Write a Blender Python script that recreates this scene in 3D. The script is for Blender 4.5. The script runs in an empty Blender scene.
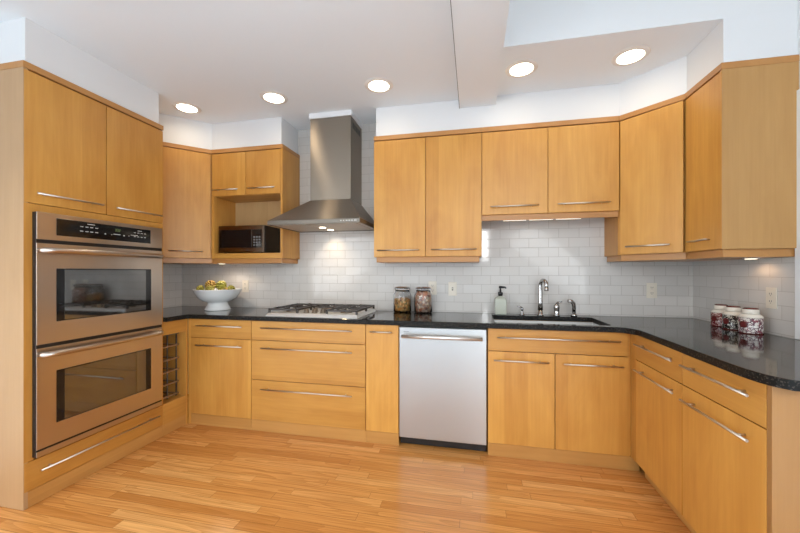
import bpy, bmesh, math, random
from mathutils import Vector, Matrix
random.seed(7)
scene = bpy.context.scene
col = scene.collection
R = math.radians

# ------------------------------------------------------------------ camera
cam_d = bpy.data.cameras.new('camera'); cam = bpy.data.objects.new('camera', cam_d); col.objects.link(cam)
cam.location = (0, 0, 1.2621); cam.rotation_euler = (R(90), 0, R(11.9581))
cam_d.sensor_width = 36; cam_d.lens = 344.7244/800*36; cam_d.shift_y = (272.1575-266.5)/800
cam_d.clip_start = .05
scene.camera = cam

# ------------------------------------------------------------------ world, light, exposure
vs = scene.view_settings
vs.view_transform = 'Standard'; vs.look = 'None'; vs.gamma = 1; vs.use_curve_mapping = False
vs.exposure = -0.10
w = bpy.data.worlds.new('world'); scene.world = w; w.use_nodes = True
w.node_tree.nodes['Background'].inputs[0].default_value = (.80, .90, 1, 1)
w.node_tree.nodes['Background'].inputs[1].default_value = 1.5

def area(name, loc, rot, sx, sy, e, c):
    l = bpy.data.lights.new(name, 'AREA'); l.shape = 'RECTANGLE'; l.size = sx; l.size_y = sy; l.energy = e; l.color = c
    o = bpy.data.objects.new(name, l); col.objects.link(o); o.location = loc; o.rotation_euler = rot
    return o
DAY = (.945, .96, .965)
# daylight lamps at unseen windows, most of them added to light the room
area('rear_daylight_fill', (-1.35, -3.46, 2.0), (R(75), 0, 0), 2.0, .95, 18, DAY)  # added fill at an unseen rear window, tilted down
area('daylight_slit_window', (.31, -3.46, 2.01), (R(90), 0, 0), .10, .80, 16, DAY)
area('bulkhead_daylight_fill', (.9, -3.46, 2.98), (R(90), 0, 0), 1.2, .5, 28, DAY)  # added at an unseen high window to brighten the bulkhead
area('right_bounce_fill', (1.60, -1.4, 1.38), (R(42), 0, R(90)), 3.7, 2.05, 94, DAY)  # at an unseen window, tilted down to bounce off the pale floor
area('left_bounce_fill', (-2.92, -1.4, 1.38), (R(42), 0, R(-90)), 3.7, 2.05, 110, DAY)  # added to light the right base fronts, tilted down for floor bounce

def spot(name, loc, e, size=150, c=(1, .74, .46), rad=.06, blend=.7):
    l = bpy.data.lights.new(name, 'SPOT'); l.energy = e; l.color = c; l.spot_size = R(size); l.spot_blend = blend
    l.shadow_soft_size = rad
    o = bpy.data.objects.new(name, l); col.objects.link(o); o.location = loc
    return o

# ------------------------------------------------------------------ node helpers / materials
class NT:
    def __init__(s, name):
        s.m = bpy.data.materials.new(name); s.m.use_nodes = True; s.t = s.m.node_tree
        s.b = s.t.nodes['Principled BSDF']
    def n(s, typ, **kw):
        x = s.t.nodes.new(typ)
        for k, v in kw.items(): setattr(x, k, v)
        return x
    def put(s, sock, v):
        if hasattr(v, 'is_output') or isinstance(v, bpy.types.NodeSocket): s.t.links.new(v, sock)
        else: sock.default_value = v
    def math(s, op, a, b=0.0):
        x = s.n('ShaderNodeMath', operation=op); s.put(x.inputs[0], a); s.put(x.inputs[1], b); return x.outputs[0]
    def mix(s, f, a, b, blend='MIX'):
        x = s.n('ShaderNodeMix', data_type='RGBA', blend_type=blend)
        s.put(x.inputs[0], f); s.put(x.inputs[6], a); s.put(x.inputs[7], b); return x.outputs[2]
    def xyz(s, v):
        x = s.n('ShaderNodeSeparateXYZ'); s.put(x.inputs[0], v); return x.outputs
    def comb(s, a, b, c):
        x = s.n('ShaderNodeCombineXYZ')
        for i, v in enumerate((a, b, c)): s.put(x.inputs[i], v)
        return x.outputs[0]
    def noise(s, v, scale, detail=2, rough=.5, dist=0):
        x = s.n('ShaderNodeTexNoise'); s.put(x.inputs['Vector'], v); x.inputs['Scale'].default_value = scale
        x.inputs['Detail'].default_value = detail; x.inputs['Roughness'].default_value = rough; x.inputs['Distortion'].default_value = dist
        return x.outputs[0]
    def white(s, v):
        x = s.n('ShaderNodeTexWhiteNoise', noise_dimensions='3D'); s.put(x.inputs['Vector'], v); return x.outputs[0]
    def ramp(s, f, stops):
        x = s.n('ShaderNodeValToRGB'); s.put(x.inputs[0], f); e = x.color_ramp.elements
        while len(e) < len(stops): e.new(.5)
        for q, (p, c) in zip(e, stops): q.position = p; q.color = c
        return x.outputs[0]
    def bump(s, h, strength, dist=.002):
        x = s.n('ShaderNodeBump'); s.put(x.inputs['Height'], h); x.inputs['Strength'].default_value = strength
        x.inputs['Distance'].default_value = dist; s.t.links.new(x.outputs[0], s.b.inputs['Normal'])
    def set(s, **kw):
        for k, v in kw.items(): s.put(s.b.inputs[k.replace('_', ' ')], v)
        return s
    def obj(s): return s.n('ShaderNodeTexCoord').outputs['Object']

def rgb(r, g, b):
    f = lambda v: (v/255/12.92 if v <= 10 else ((v/255+.055)/1.055)**2.4)
    return (f(r), f(g), f(b), 1)

def simple(name, c, rough=.5, metal=0.0, **kw):
    t = NT(name); t.set(Base_Color=c, Roughness=rough, Metallic=metal, **kw); return t.m

def wood(name, c1, c2, horizontal=False, rough=.36, bandw=.15):
    t = NT(name)
    rnd = t.n('ShaderNodeObjectInfo').outputs['Random']
    x, y, z = t.xyz(t.obj())
    if horizontal: x, z = z, x
    off = t.math('MULTIPLY', rnd, 23.7)
    acr = t.math('ADD', t.math('ADD', x, t.math('MULTIPLY', y, .87)), off)
    v = t.comb(acr, t.math('ADD', y, off), z)
    fine = t.noise(t.comb(t.math('MULTIPLY', acr, 55), t.math('MULTIPLY', y, 55), t.math('MULTIPLY', z, 2.2)), 1, 3, .6)
    fig = t.noise(t.comb(t.math('MULTIPLY', acr, 5.5), t.math('MULTIPLY', y, 5), t.math('MULTIPLY', z, 1.3)), 1, 3, .55, 1.4)
    band = t.white(t.comb(t.math('FLOOR', t.math('DIVIDE', acr, bandw)), off, 0.0))
    bl = t.noise(v, 3.2, 2)
    f = t.math('ADD', t.math('MULTIPLY', fine, .6), t.math('MULTIPLY', fig, .9))
    f = t.math('ADD', f, t.math('MULTIPLY', band, .42))
    f = t.math('ADD', f, t.math('MULTIPLY', bl, .35))
    f = t.math('SUBTRACT', f, .65)
    c = t.mix(f, c1, c2)
    t.b.inputs['Base Color'].default_value = c1
    t.t.links.new(c, t.b.inputs['Base Color'])
    t.set(Roughness=rough)
    return t.m

W1, W2 = (.70, .362, .080, 1), (.46, .19, .030, 1)
M_WV = wood('maple_vertical', W1, W2)
M_WH = wood('maple_horizontal', tuple(v*.92 for v in W1[:3])+(1,), tuple(v*.92 for v in W2[:3])+(1,), True)
M_WP = wood('pale_maple_panel', (.55, .315, .115, 1), (.43, .225, .070, 1), bandw=.33)
M_WPL = wood('maple_panel_with_glare', (.52, .325, .17, 1), (.43, .26, .125, 1), bandw=.4)  # tower side panel; glare lightening put into the wood colour
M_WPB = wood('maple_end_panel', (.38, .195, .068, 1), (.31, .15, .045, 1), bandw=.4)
M_WI = wood('pale_maple_interior', (.64, .42, .20, 1), (.50, .30, .12, 1), bandw=.2)
M_CROWN = wood('maple_crown', (.54, .265, .085, 1), (.44, .20, .055, 1), True)
M_TOE = wood('maple_toe_kick', (.58, .30, .085, 1), (.43, .20, .05, 1), True)

def floor_mat():
    t = NT('oak_strip_floor')
    x, y, z = t.xyz(t.obj())
    W = .0595
    row = t.math('FLOOR', t.math('DIVIDE', y, W))
    rr = t.white(t.comb(row, 3.1, 0.0))
    ln = t.math('ADD', .5, t.math('MULTIPLY', t.white(t.comb(row, 9.7, 0.0)), .6))
    xs = t.math('DIVIDE', t.math('ADD', x, t.math('MULTIPLY', rr, 5.0)), ln)
    pid = t.math('FLOOR', xs)
    tone = t.white(t.comb(row, pid, 1.7))
    tone2 = t.white(t.comb(row, pid, 8.3))
    gx = t.math('ADD', x, t.math('MULTIPLY', tone2, 31.0))
    gy = t.math('ADD', y, t.math('MULTIPLY', tone, 17.0))
    grain = t.noise(t.comb(t.math('MULTIPLY', gx, 2.2), t.math('MULTIPLY', gy, 125.0), 0.0), 1, 4, .65, .6)
    cath = t.noise(t.comb(t.math('MULTIPLY', gx, .9), t.math('MULTIPLY', gy, 11.0), 0.0), 1, 1, .5, .4)
    ring = t.math('FRACT', t.math('MULTIPLY', cath, 11.0))
    base = t.ramp(tone, [(0, (.56, .230, .055, 1)), (.3, (.65, .285, .074, 1)), (.7, (.73, .345, .10, 1)), (1, (.81, .43, .145, 1))])
    g = t.math('ADD', t.math('MULTIPLY', grain, .84), t.math('MULTIPLY', ring, .16))
    c = t.mix(t.math('MULTIPLY', t.ramp(g, [(.30, (1, 1, 1, 1)), (.62, (0, 0, 0, 1))]), .72), base, (.36, .125, .022, 1))
    # seams
    fy = t.math('FRACT', t.math('DIVIDE', y, W)); sy = t.math('LESS_THAN', t.math('MINIMUM', fy, t.math('SUBTRACT', 1.0, fy)), .018)
    fx = t.math('FRACT', xs); sx = t.math('LESS_THAN', fx, .0022)
    seam = t.math('MAXIMUM', sy, sx)
    c = t.mix(t.math('MULTIPLY', seam, .6), c, (.10, .035, .01, 1))
    t.t.links.new(c, t.b.inputs['Base Color'])
    rn = t.noise(t.obj(), 9, 2)
    t.set(Roughness=t.math('ADD', .17, t.math('MULTIPLY', rn, .12)))
    t.bump(t.math('SUBTRACT', 1.0, seam), .25, .001)
    return t.m
M_FLOOR = floor_mat()

def tile_mat(name, axis, x0, z0):
    t = NT(name); x, y, z = t.xyz(t.obj())
    u = x if axis == 'x' else y
    v = t.comb(t.math('SUBTRACT', u, x0), t.math('SUBTRACT', z, z0), 0.0)
    b = t.n('ShaderNodeTexBrick', offset=.5, offset_frequency=2)
    t.put(b.inputs['Vector'], v)
    b.inputs['Scale'].default_value = 1; b.inputs['Mortar Size'].default_value = .0016; b.inputs['Mortar Smooth'].default_value = .2
    b.inputs['Brick Width'].default_value = .1545; b.inputs['Row Height'].default_value = .0775; b.inputs['Bias'].default_value = 0
    b.inputs['Color1'].default_value = (.64, .615, .58, 1); b.inputs['Color2'].default_value = (.60, .575, .54, 1)
    b.inputs['Mortar'].default_value = (.40, .37, .33, 1)
    t.t.links.new(b.outputs[0], t.b.inputs['Base Color'])
    t.set(Roughness=t.math('ADD', .075, t.math('MULTIPLY', b.outputs[1], .5)))
    wav = t.noise(t.obj(), 14, 1)
    t.bump(t.math('ADD', t.math('SUBTRACT', 1.0, b.outputs[1]), t.math('MULTIPLY', wav, .10)), .35, .0015)
    return t.m
M_TILE_B = tile_mat('subway_tile_back', 'x', -1.243, .924)
M_TILE_S = tile_mat('subway_tile_side', 'y', 3.04, .924)
M_WHITE = simple('white_paint', (.775, .785, .79, 1), .6)
M_PALE = simple('pale_bounce_floor', (.60, .69, .79, 1), .5)  # for the unseen rear floor; pale so its bounce stays neutral
M_CEIL = simple('ceiling_paint', (.88, .92, .94, 1), .7)
M_TRIM = simple('white_trim', (.85, .86, .87, 1), .35)

def granite():
    t = NT('black_granite'); o = t.obj()
    v = t.n('ShaderNodeTexVoronoi'); t.put(v.inputs['Vector'], o); v.inputs['Scale'].default_value = 230
    n = t.noise(o, 90, 3)
    f = t.math('MULTIPLY', t.math('GREATER_THAN', t.white(v.outputs['Color']), .80), t.math('GREATER_THAN', n, .47))
    c = t.mix(f, (.006, .006, .006, 1), (.060, .052, .042, 1))
    t.t.links.new(c, t.b.inputs['Base Color']); 
    nz = t.math('ABSOLUTE', t.xyz(t.n('ShaderNodeNewGeometry').outputs['Normal'])[2])       # polished top, honed edge
    top = t.math('GREATER_THAN', nz, .9)
    t.set(Roughness=t.math('SUBTRACT', .5, t.math('MULTIPLY', top, .43)), Specular_IOR_Level=t.math('ADD', .18, t.math('MULTIPLY', top, .36))); return t.m
M_GRAN = granite()

def steel(name, c, rough, aniso=0.0, horiz=True):
    t = NT(name); x, y, z = t.xyz(t.obj())
    s = t.comb(t.math('MULTIPLY', x, 3.0 if horiz else 150.0), t.math('MULTIPLY', y, 3.0), t.math('MULTIPLY', z, 150.0 if horiz else 3.0))
    n = t.noise(s, 1, 2)
    t.set(Base_Color=c, Metallic=1.0, Roughness=t.math('ADD', rough-.01, t.math('MULTIPLY', n, .02)), Anisotropic=aniso)
    if aniso:
        t.put(t.b.inputs['Tangent'], t.comb(0.0, 0.0, 1.0))
    return t.m
M_STEEL = steel('brushed_stainless', (.255, .215, .172, 1), .36, .95)
M_RIM = simple('dark_stainless_rim', (.17, .15, .125, 1), .38, 1.0)
M_STEEL_O = steel('oven_stainless', (.57, .495, .425, 1), .28, .5)
M_STEEL_D = steel('dishwasher_stainless', (.52, .52, .51, 1), .30, .8)
M_HANDLE = simple('satin_nickel', (.66, .60, .52, 1), .36, 1.0)
M_DWH = simple('satin_stainless', (.80, .79, .77, 1), .38, 1.0)
M_UNDER = simple('matte_steel', (.50, .44, .37, 1), .55, .55)
M_CHROME = simple('chrome', (.50, .49, .48, 1), .07, 1.0)
M_SINK = simple('sink_stainless', (.72, .71, .69, 1), .42, .75)
M_BLACK = simple('black_plastic', (.010, .010, .011, 1), .35)
M_BLACKG = simple('black_gloss', (.006, .006, .007, 1), .08)
M_OVGLASS = simple('oven_glass', (.012, .011, .010, 1), .04, 0.0, IOR=2.6)
M_IRON = simple('cast_iron', (.036, .025, .018, 1), .38)
M_BURN = simple('burner_cap', (.012, .012, .012, 1), .5)
M_MARK = simple('white_print', (.55, .55, .52, 1), .5)
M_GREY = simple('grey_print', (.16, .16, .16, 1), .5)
M_DISPLAY = NT('display_green').set(Base_Color=(.02, .03, .01, 1), Emission_Color=(.55, .75, .25, 1), Emission_Strength=.22).m
M_PORC = simple('white_porcelain', (.85, .86, .84, 1), .12)
M_ALMOND = simple('almond_plastic', (.75, .69, .58, 1), .35)
M_SLOT = simple('outlet_slot', (.08, .07, .06, 1), .6)
M_CREAM = simple('cream_ceramic', (.76, .71, .62, 1), .2)
M_DKRED = simple('dark_red_glaze', (.11, .012, .012, 1), .22)
M_LENS = NT('lamp_lens').set(Base_Color=(1, .95, .85, 1), Emission_Color=(1, .86, .66, 1), Emission_Strength=12).m
M_LENS_S = NT('small_lamp_lens').set(Base_Color=(1, .95, .85, 1), Emission_Color=(1, .84, .62, 1), Emission_Strength=4).m
M_STRIP = NT('strip_lens').set(Base_Color=(1, .95, .85, 1), Emission_Color=(1, .86, .66, 1), Emission_Strength=1.5).m
M_RING = simple('lamp_trim', (.84, .80, .74, 1), .45)
M_WIRE = simple('grey_wire', (.10, .095, .09, 1), .45, .5)
M_DOWEL = simple('dowel_wood', (.27, .15, .07, 1), .5)

def glass(name, c=(1, 1, 1, 1), rough=0.0, ior=1.45):
    t = NT(name); t.set(Base_Color=c, Roughness=rough, IOR=ior, Transmission_Weight=1.0); return t.m
M_GLASS = glass('clear_glass')
M_SOAP = NT('soap_bottle').set(Base_Color=(.70, .74, .64, 1), Roughness=.15, Transmission_Weight=.35).m
M_PANE = glass('window_pane', ior=1.02)

def nutty(name, cols, scale):
    t = NT(name); v = t.n('ShaderNodeTexVoronoi'); t.put(v.inputs['Vector'], t.obj()); v.inputs['Scale'].default_value = scale
    r = t.white(v.outputs['Color'])
    c = t.ramp(r, [(i/(len(cols)-1), q) for i, q in enumerate(cols)])
    t.t.links.new(c, t.b.inputs['Base Color']); t.set(Roughness=.5); return t.m
M_NUT1 = nutty('brown_snack', [(.10, .05, .02, 1), (.75, .30, .06, 1), (.30, .15, .04, 1), (.85, .50, .18, 1), (.22, .19, .07, 1)], 60)
M_NUT2 = nutty('mixed_nuts', [(.18, .09, .07, 1), (.60, .22, .11, 1), (.50, .40, .28, 1), (.35, .22, .20, 1), (.85, .72, .55, 1)], 60)

def floral(name, base, dark, red, amount):
    t = NT(name); o = t.obj()
    n1 = t.noise(o, 95, 3, .6, 1.2)
    n2 = t.noise(o, 55, 2, .5, .5)
    v = t.n('ShaderNodeTexVoronoi', feature='DISTANCE_TO_EDGE'); t.put(v.inputs['Vector'], o); v.inputs['Scale'].default_value = 60
    m1 = t.math('GREATER_THAN', n1, amount)
    m2 = t.math('GREATER_THAN', n2, .60)
    m3 = t.math('MULTIPLY', t.math('LESS_THAN', v.outputs[0], .09), t.math('GREATER_THAN', n2, .40))
    c = t.mix(t.math('MAXIMUM', m1, m3), base, dark)
    c = t.mix(m2, c, red)
    t.t.links.new(c, t.b.inputs['Base Color']); t.set(Roughness=.15); return t.m
M_FLOR1 = floral('red_floral_glaze', (.60, .46, .42, 1), (.14, .022, .026, 1), (.16, .03, .035, 1), .50)
M_FLOR2 = floral('black_floral_glaze', (.58, .56, .50, 1), (.022, .02, .018, 1), (.05, .03, .03, 1), .49)
M_FLOR3 = floral('white_floral_glaze', (.68, .64, .60, 1), (.13, .06, .08, 1), (.25, .08, .10, 1), .57)

def fruit_mat(name, a, b, c):
    t = NT(name); n = t.noise(t.obj(), 38, 3, .6)
    q = t.ramp(n, [(.3, a), (.5, b), (.7, c)]); t.t.links.new(q, t.b.inputs['Base Color']); t.set(Roughness=.5); return t.m
M_FR1 = fruit_mat('yellow_green_skin', (.16, .17, .015, 1), (.40, .36, .05, 1), (.55, .46, .11, 1))
M_FR2 = fruit_mat('golden_brown_skin', (.18, .08, .015, 1), (.42, .26, .04, 1), (.55, .44, .12, 1))
M_STEM = simple('brown_stem', (.12, .07, .02, 1), .7)

# ------------------------------------------------------------------ mesh helpers
class MB:
    def __init__(s): s.bm = bmesh.new()
    def box(s, x0, x1, y0, y1, z0, z1):
        vs_ = [s.bm.verts.new(p) for p in ((x0,y0,z0),(x1,y0,z0),(x1,y1,z0),(x0,y1,z0),(x0,y0,z1),(x1,y0,z1),(x1,y1,z1),(x0,y1,z1))]
        for f in ((0,3,2,1),(4,5,6,7),(0,1,5,4),(1,2,6,5),(2,3,7,6),(3,0,4,7)): s.bm.faces.new([vs_[i] for i in f])
        return s
    def prism(s, poly, z0, z1):
        a = [s.bm.verts.new((x, y, z0)) for x, y in poly]; b = [s.bm.verts.new((x, y, z1)) for x, y in poly]
        n = len(poly); s.bm.faces.new(a[::-1]); s.bm.faces.new(b)
        for i in range(n): s.bm.faces.new([a[i], a[(i+1) % n], b[(i+1) % n], b[i]])
        return s
    def hexa(s, lo, hi):          # two quads (4 points each), counter-clockwise from above
        a = [s.bm.verts.new(p) for p in lo]; b = [s.bm.verts.new(p) for p in hi]
        s.bm.faces.new(a[::-1]); s.bm.faces.new(b)
        for i in range(4): s.bm.faces.new([a[i], a[(i+1) % 4], b[(i+1) % 4], b[i]])
        return s
    def tube(s, pts, r, seg=10, cap=True, flat=1.0):
        pts = [Vector(p) for p in pts]; rs = r if isinstance(r, (list, tuple)) else [r]*len(pts)
        rings = []; prev = None
        for i, p in enumerate(pts):
            d = (pts[min(i+1, len(pts)-1)] - pts[max(i-1, 0)]).normalized()
            if prev is None:
                up = Vector((0, 0, 1)) if abs(d.z) < .9 else Vector((0, 1, 0))
                a = d.cross(up).normalized()
            else: a = (prev - d*prev.dot(d)).normalized()
            prev = a; b = d.cross(a)
            rings.append([s.bm.verts.new(p + (a*math.cos(2*math.pi*k/seg) + b*math.sin(2*math.pi*k/seg)*flat)*rs[i]) for k in range(seg)])
        for A, B in zip(rings, rings[1:]):
            for k in range(seg):
                f = s.bm.faces.new([A[k], A[(k+1) % seg], B[(k+1) % seg], B[k]]); f.smooth = True
        if cap: s.bm.faces.new(rings[0][::-1]); s.bm.faces.new(rings[-1])
        return s
    def lathe(s, prof, c=(0, 0, 0), seg=40, cap=True):
        rings = []
        for r, z in prof:
            rings.append([s.bm.verts.new((c[0]+r*math.cos(2*math.pi*k/seg), c[1]+r*math.sin(2*math.pi*k/seg), c[2]+z)) for k in range(seg)])
        for A, B in zip(rings, rings[1:]):
            for k in range(seg):
                f = s.bm.faces.new([A[k], A[(k+1) % seg], B[(k+1) % seg], B[k]]); f.smooth = True
        if cap: s.bm.faces.new(rings[0][::-1]); s.bm.faces.new(rings[-1])
        return s
    def ball(s, c, r, sub=2, sc=(1, 1, 1)):
        m = Matrix.Translation(c) @ Matrix.Diagonal((r*sc[0], r*sc[1], r*sc[2], 1))
        q = bmesh.ops.create_icosphere(s.bm, subdivisions=sub, radius=1, matrix=m)
        for v in q['verts']:
            for f in v.link_faces: f.smooth = True
        return s
    def build(s, name, m, parent=None, bevel=0.0, loc=None):
        bmesh.ops.recalc_face_normals(s.bm, faces=s.bm.faces)
        me = bpy.data.meshes.new(name); s.bm.to_mesh(me); s.bm.free(); me.materials.append(m)
        o = bpy.data.objects.new(name, me); col.objects.link(o)
        if parent: o.parent = parent
        if loc: o.location = loc
        if bevel:
            b = o.modifiers.new('bevel', 'BEVEL'); b.width = bevel; b.segments = 2; b.limit_method = 'ANGLE'; b.angle_limit = R(40)
        return o

def box(name, m, parent, b, bevel=.0012): return MB().box(*b).build(name, m, parent, bevel)
def structure(o, *a): o['kind'] = 'structure'; return o
def thing(name, label, cat, loc=(0, 0, 0), rz=0, group=None):
    o = bpy.data.objects.new(name, None); col.objects.link(o); o.empty_display_size = .1
    o.location = loc; o.rotation_euler = (0, 0, rz); return tag(o, label, cat, group)
def tag(o, label, cat, group=None):
    o['label'] = label; o['category'] = cat
    if group: o['group'] = group
    return o
def relabel(o, label): o['label'] = label; return o
def copy_tree(o, parent=None):
    c = o.copy(); col.objects.link(c)
    if parent: c.parent = parent
    for ch in [q for q in bpy.data.objects if q.parent == o]: copy_tree(ch, c)
    return c

# ------------------------------------------------------------------ room
XL_, XR_, YB_, YF_ = -2.963, 1.645, 3.04, -3.5
ZC, ZU = 2.626, 3.4
S = structure
S(MB().box(XL_-.1, XR_+.1, .7, YB_+.1, -.1, 0).build('floor', M_FLOOR))
S(MB().box(XL_-.1, XR_+.1, YF_-.1, .6995, -.1, 0).build('floor_rear_bounce', M_PALE))          # unseen floor, made pale to bounce neutral light onto the ceiling
S(MB().box(XL_, XR_, YB_, YB_+.1, 0, ZU).build('wall_back', M_TILE_B))
S(MB().box(XL_-.1, XL_, 1.372, YB_+.1, 0, ZU).build('wall_left', M_TILE_S))
wl = MB()
for b in ((-3.5, 1.3715, 0, .3), (-3.5, 1.3715, 2.45, ZU), (-3.5, -3.3, .3, 2.45), (.5, 1.3715, .3, 2.45)):
    wl.box(XL_-.1, XL_, b[0], b[1], b[2], b[3])
S(wl.build('wall_left_front', M_WHITE))
S(MB().box(XR_, XR_+.1, 2.177, YB_+.1, 0, ZU).build('wall_right', M_TILE_S))
wr = MB()                                                    # painted run of the right wall with a window opening
for b in ((-3.5, 2.095, 0, .3), (-3.5, 2.095, 2.45, ZU), (-3.5, -3.3, .3, 2.45), (.5, 2.095, .3, 2.45)):
    wr.box(XR_+.0, XR_+.1, b[0], b[1], b[2], b[3])
S(wr.build('wall_right_front', M_WHITE))
S(MB().box(XR_-.012, XR_+.1, 2.095, 2.176, .916, 2.20).build('trim_1', M_TRIM, bevel=.003))
S(MB().box(XR_, XR_+.1, 2.095, 2.177, 0, .914).build('trim_2', M_WHITE))
S(MB().box(XR_, XR_+.1, 2.095, 2.177, 2.20, ZU).build('trim_3', M_WHITE))
rear = MB()
for b in ((XL_, -2.4, 0, ZU), (-2.4, -.3, 0, 1.5), (-2.4, -.3, 2.5, ZU), (-.3, .25, 0, ZU), (.25, .37, 0, 1.6), (.25, .37, 2.42, 2.73), (.37, XR_, 0, 2.73),
          (.25, .3, 2.73, ZU), (.3, 1.5, 3.23, ZU), (1.5, XR_, 2.73, ZU)):
    rear.box(b[0], b[1], YF_-.1, YF_, b[2], b[3])
S(rear.build('wall_rear', M_WHITE))
def window(name, x0, x1, z0, z1, n, side=None, t=.045):
    f = MB(); p = MB()
    def bx(mb, a0, a1, b0, b1, c0, c1):
        if side is not None: mb.box(side+b0, side+b1, a0, a1, c0, c1)
        else: mb.box(a0, a1, YF_-.07+b0, YF_-.07+b1, c0, c1)
    bx(f, x0, x1, 0, .04, z0, z0+t); bx(f, x0, x1, 0, .04, z1-t, z1)
    for i in range(n+1):
        xx = x0 + (x1-x0-t)*i/n
        bx(f, xx, xx+t, 0, .04, z0+t, z1-t)
    o = S(f.build(name, M_TRIM))
    bx(p, x0+t, x1-t, .015, .02, z0+t, z1-t)
    q = p.build('pane', M_PANE, o)
    return o
window('unseen_window_1', -2.4, -.3, 1.5, 2.5, 3); window('unseen_window_2', .3, 1.5, 2.73, 3.23, 2)  # unseen rear windows, put in to carry the daylight lamps
window('unseen_window_3', -3.3, .5, .3, 2.45, 4, XR_+.03); window('unseen_window_4', -3.3, .5, .3, 2.45, 4, XL_-.07)  # unseen side windows, sized large so their lamps reflect dimly
window('window_5', .25, .37, 1.6, 2.42, 1, None, .01)
S(MB().box(XL_, .172, YF_, YB_, ZC, ZC+.08).build('ceiling', M_CEIL))
S(MB().box(.172, XR_, 2.176, YB_, ZC, ZC+.08).build('ceiling_right', M_CEIL))
S(MB().box(.172, XR_, YF_, 2.175, ZU, ZU+.08).build('ceiling_upper', M_CEIL))
S(MB().box(.172, XR_, 2.175, 2.25, ZC+.0805, ZU).build('wall_bulkhead', M_WHITE))
S(MB().box(.172, XR_, 2.1745, 2.176, ZC-.0, ZC+.0805).build('trim_4', M_WHITE))
S(MB().box(.10, .172, YF_, 2.175, ZC+.0805, ZU).build('wall_bulkhead_side', M_WHITE))
S(MB().box(-.103, .172, YF_, 2.7645, 2.557, ZC-.0005).build('ceiling_beam', M_CEIL))
S(MB().box(-.1065, -.1032, YF_, 2.7645, 2.556, 2.562).build('beam_edge_line', M_GREY))  # thin dark strip drawing the line along the beam's left edge
Z0S = 2.3845
S(MB().box(XL_, -2.343, 1.388, 2.190, Z0S, ZC).build('wall_soffit_left', M_WHITE))
S(MB().prism([(XL_, 2.193), (-2.68, 2.193), (-2.68, 2.42), (-2.352, 2.748), (-1.648, 2.748), (-1.648, YB_), (XL_, YB_)], Z0S, ZC).build('wall_soffit_corner', M_WHITE))
S(MB().prism([(-.79, YB_), (-.79, 2.765), (1.036, 2.765), (1.318, 2.499), (1.318, 2.175), (XR_, 2.175), (XR_, YB_)], Z0S, ZC).build('wall_soffit_right', M_WHITE))

# ------------------------------------------------------------------ cabinet parts
def handle(parent, x0, x1, z, r=.0055, out=.030):
    m = MB(); L = x1-x0; i = min(.055, L*.14)
    m.tube([(x0, -out, z), (x1, -out, z)], r, 12)
    for x in (x0+i, x1-i): m.tube([(x, -out, z), (x, .0005, z)], r*.8, 8)
    return relabel(m.build('handle', M_HANDLE, parent), 'slim brushed nickel bar handle')
G = .0023
def front(parent, name, x0, x1, z0, z1, m, h=None):
    o = MB().box(x0+G, x1-G, 0, .019, z0+G, z1-G).build(name, m, parent, .0012)
    if h: handle(o, *h)
    return o
def carcass(parent, w, d, z0, z1, rails=(), m=None, name='carcass', t=.018):
    mb = MB(); y0 = .0205
    mb.box(0.0004, t, y0, d, z0, z1).box(w-t, w-.0004, y0, d, z0, z1)
    mb.box(t, w-t, y0, d, z0, z0+t).box(t, w-t, d-.012, d, z0+t, z1)
    mb.box(t, w-t, y0, y0+.02, z1-t, z1)
    for z in rails: mb.box(t, w-t, y0, y0+.05, z-t/2, z+t/2)
    return mb.build(name, m or M_WV, parent)
BASE_D = .585
ZD, Z1, Z2, ZT = .087, .722, .407, .878
BACK_GROUP = 'base cabinets along the back wall'
def base_cab(name, label, x0, x1, group=None):
    c = thing(name, label, 'cabinet', (x0, 2.446, 0), 0, group)
    box('toe_kick', M_TOE, c, (0.0004, x1-x0-.0004+(.058 if name == 'sink_cabinet' else 0), .004, .022, 0.0005, ZD-.001), .0008)
    return c, x1-x0

# ---- oven tower
XT, Y0T = -2.326, 1.3703
tw = thing('tall_oven_cabinet', 'tall maple oven cabinet at the left with two doors over the double oven', 'cabinet', (XT, Y0T, 0), R(90))
TW, TD = .8395, .632
mb = MB()
mb.box(TW-.02, TW-.0004, .0205, TD, 0.0005, 2.349).box(.02, TW-.02, .02, TD, 1.634, 1.652)
mb.box(.02, TW-.02, .02, TD, .235, .253).box(.02, TW-.02, TD-.012, TD, .0005, 2.349).box(.02, TW-.02, .02, TD-.012, 2.33, 2.349)
mb.build('carcass', M_WV, tw)
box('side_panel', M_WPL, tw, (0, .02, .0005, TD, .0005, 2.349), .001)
ff = MB().box(.002, .044, -.0, .019, .2475, 1.632).box(.798, TW-.0004, 0, .019, .2475, 1.632).box(.044, .798, 0, .019, 1.592, 1.632)
ff.build('face_frame', M_WV, tw)
front(tw, 'door', .001, .4227, 1.633, 2.343, M_WV, (.043, .383, 1.689))
front(tw, 'door', .4227, TW+.0018, 1.633, 2.343, M_WV, (.467, .807, 1.687))
front(tw, 'drawer', .001, TW+.0018, ZD, .2465, M_WH, (.06, .785, .183))
box('toe_kick', M_TOE, tw, (.0205, TW-.0004, .003, .019, .0005, ZD-.001))
box('crown', M_CROWN, tw, (-.002, TW+.002, -.003, TD, 2.349, 2.3835))

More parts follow.
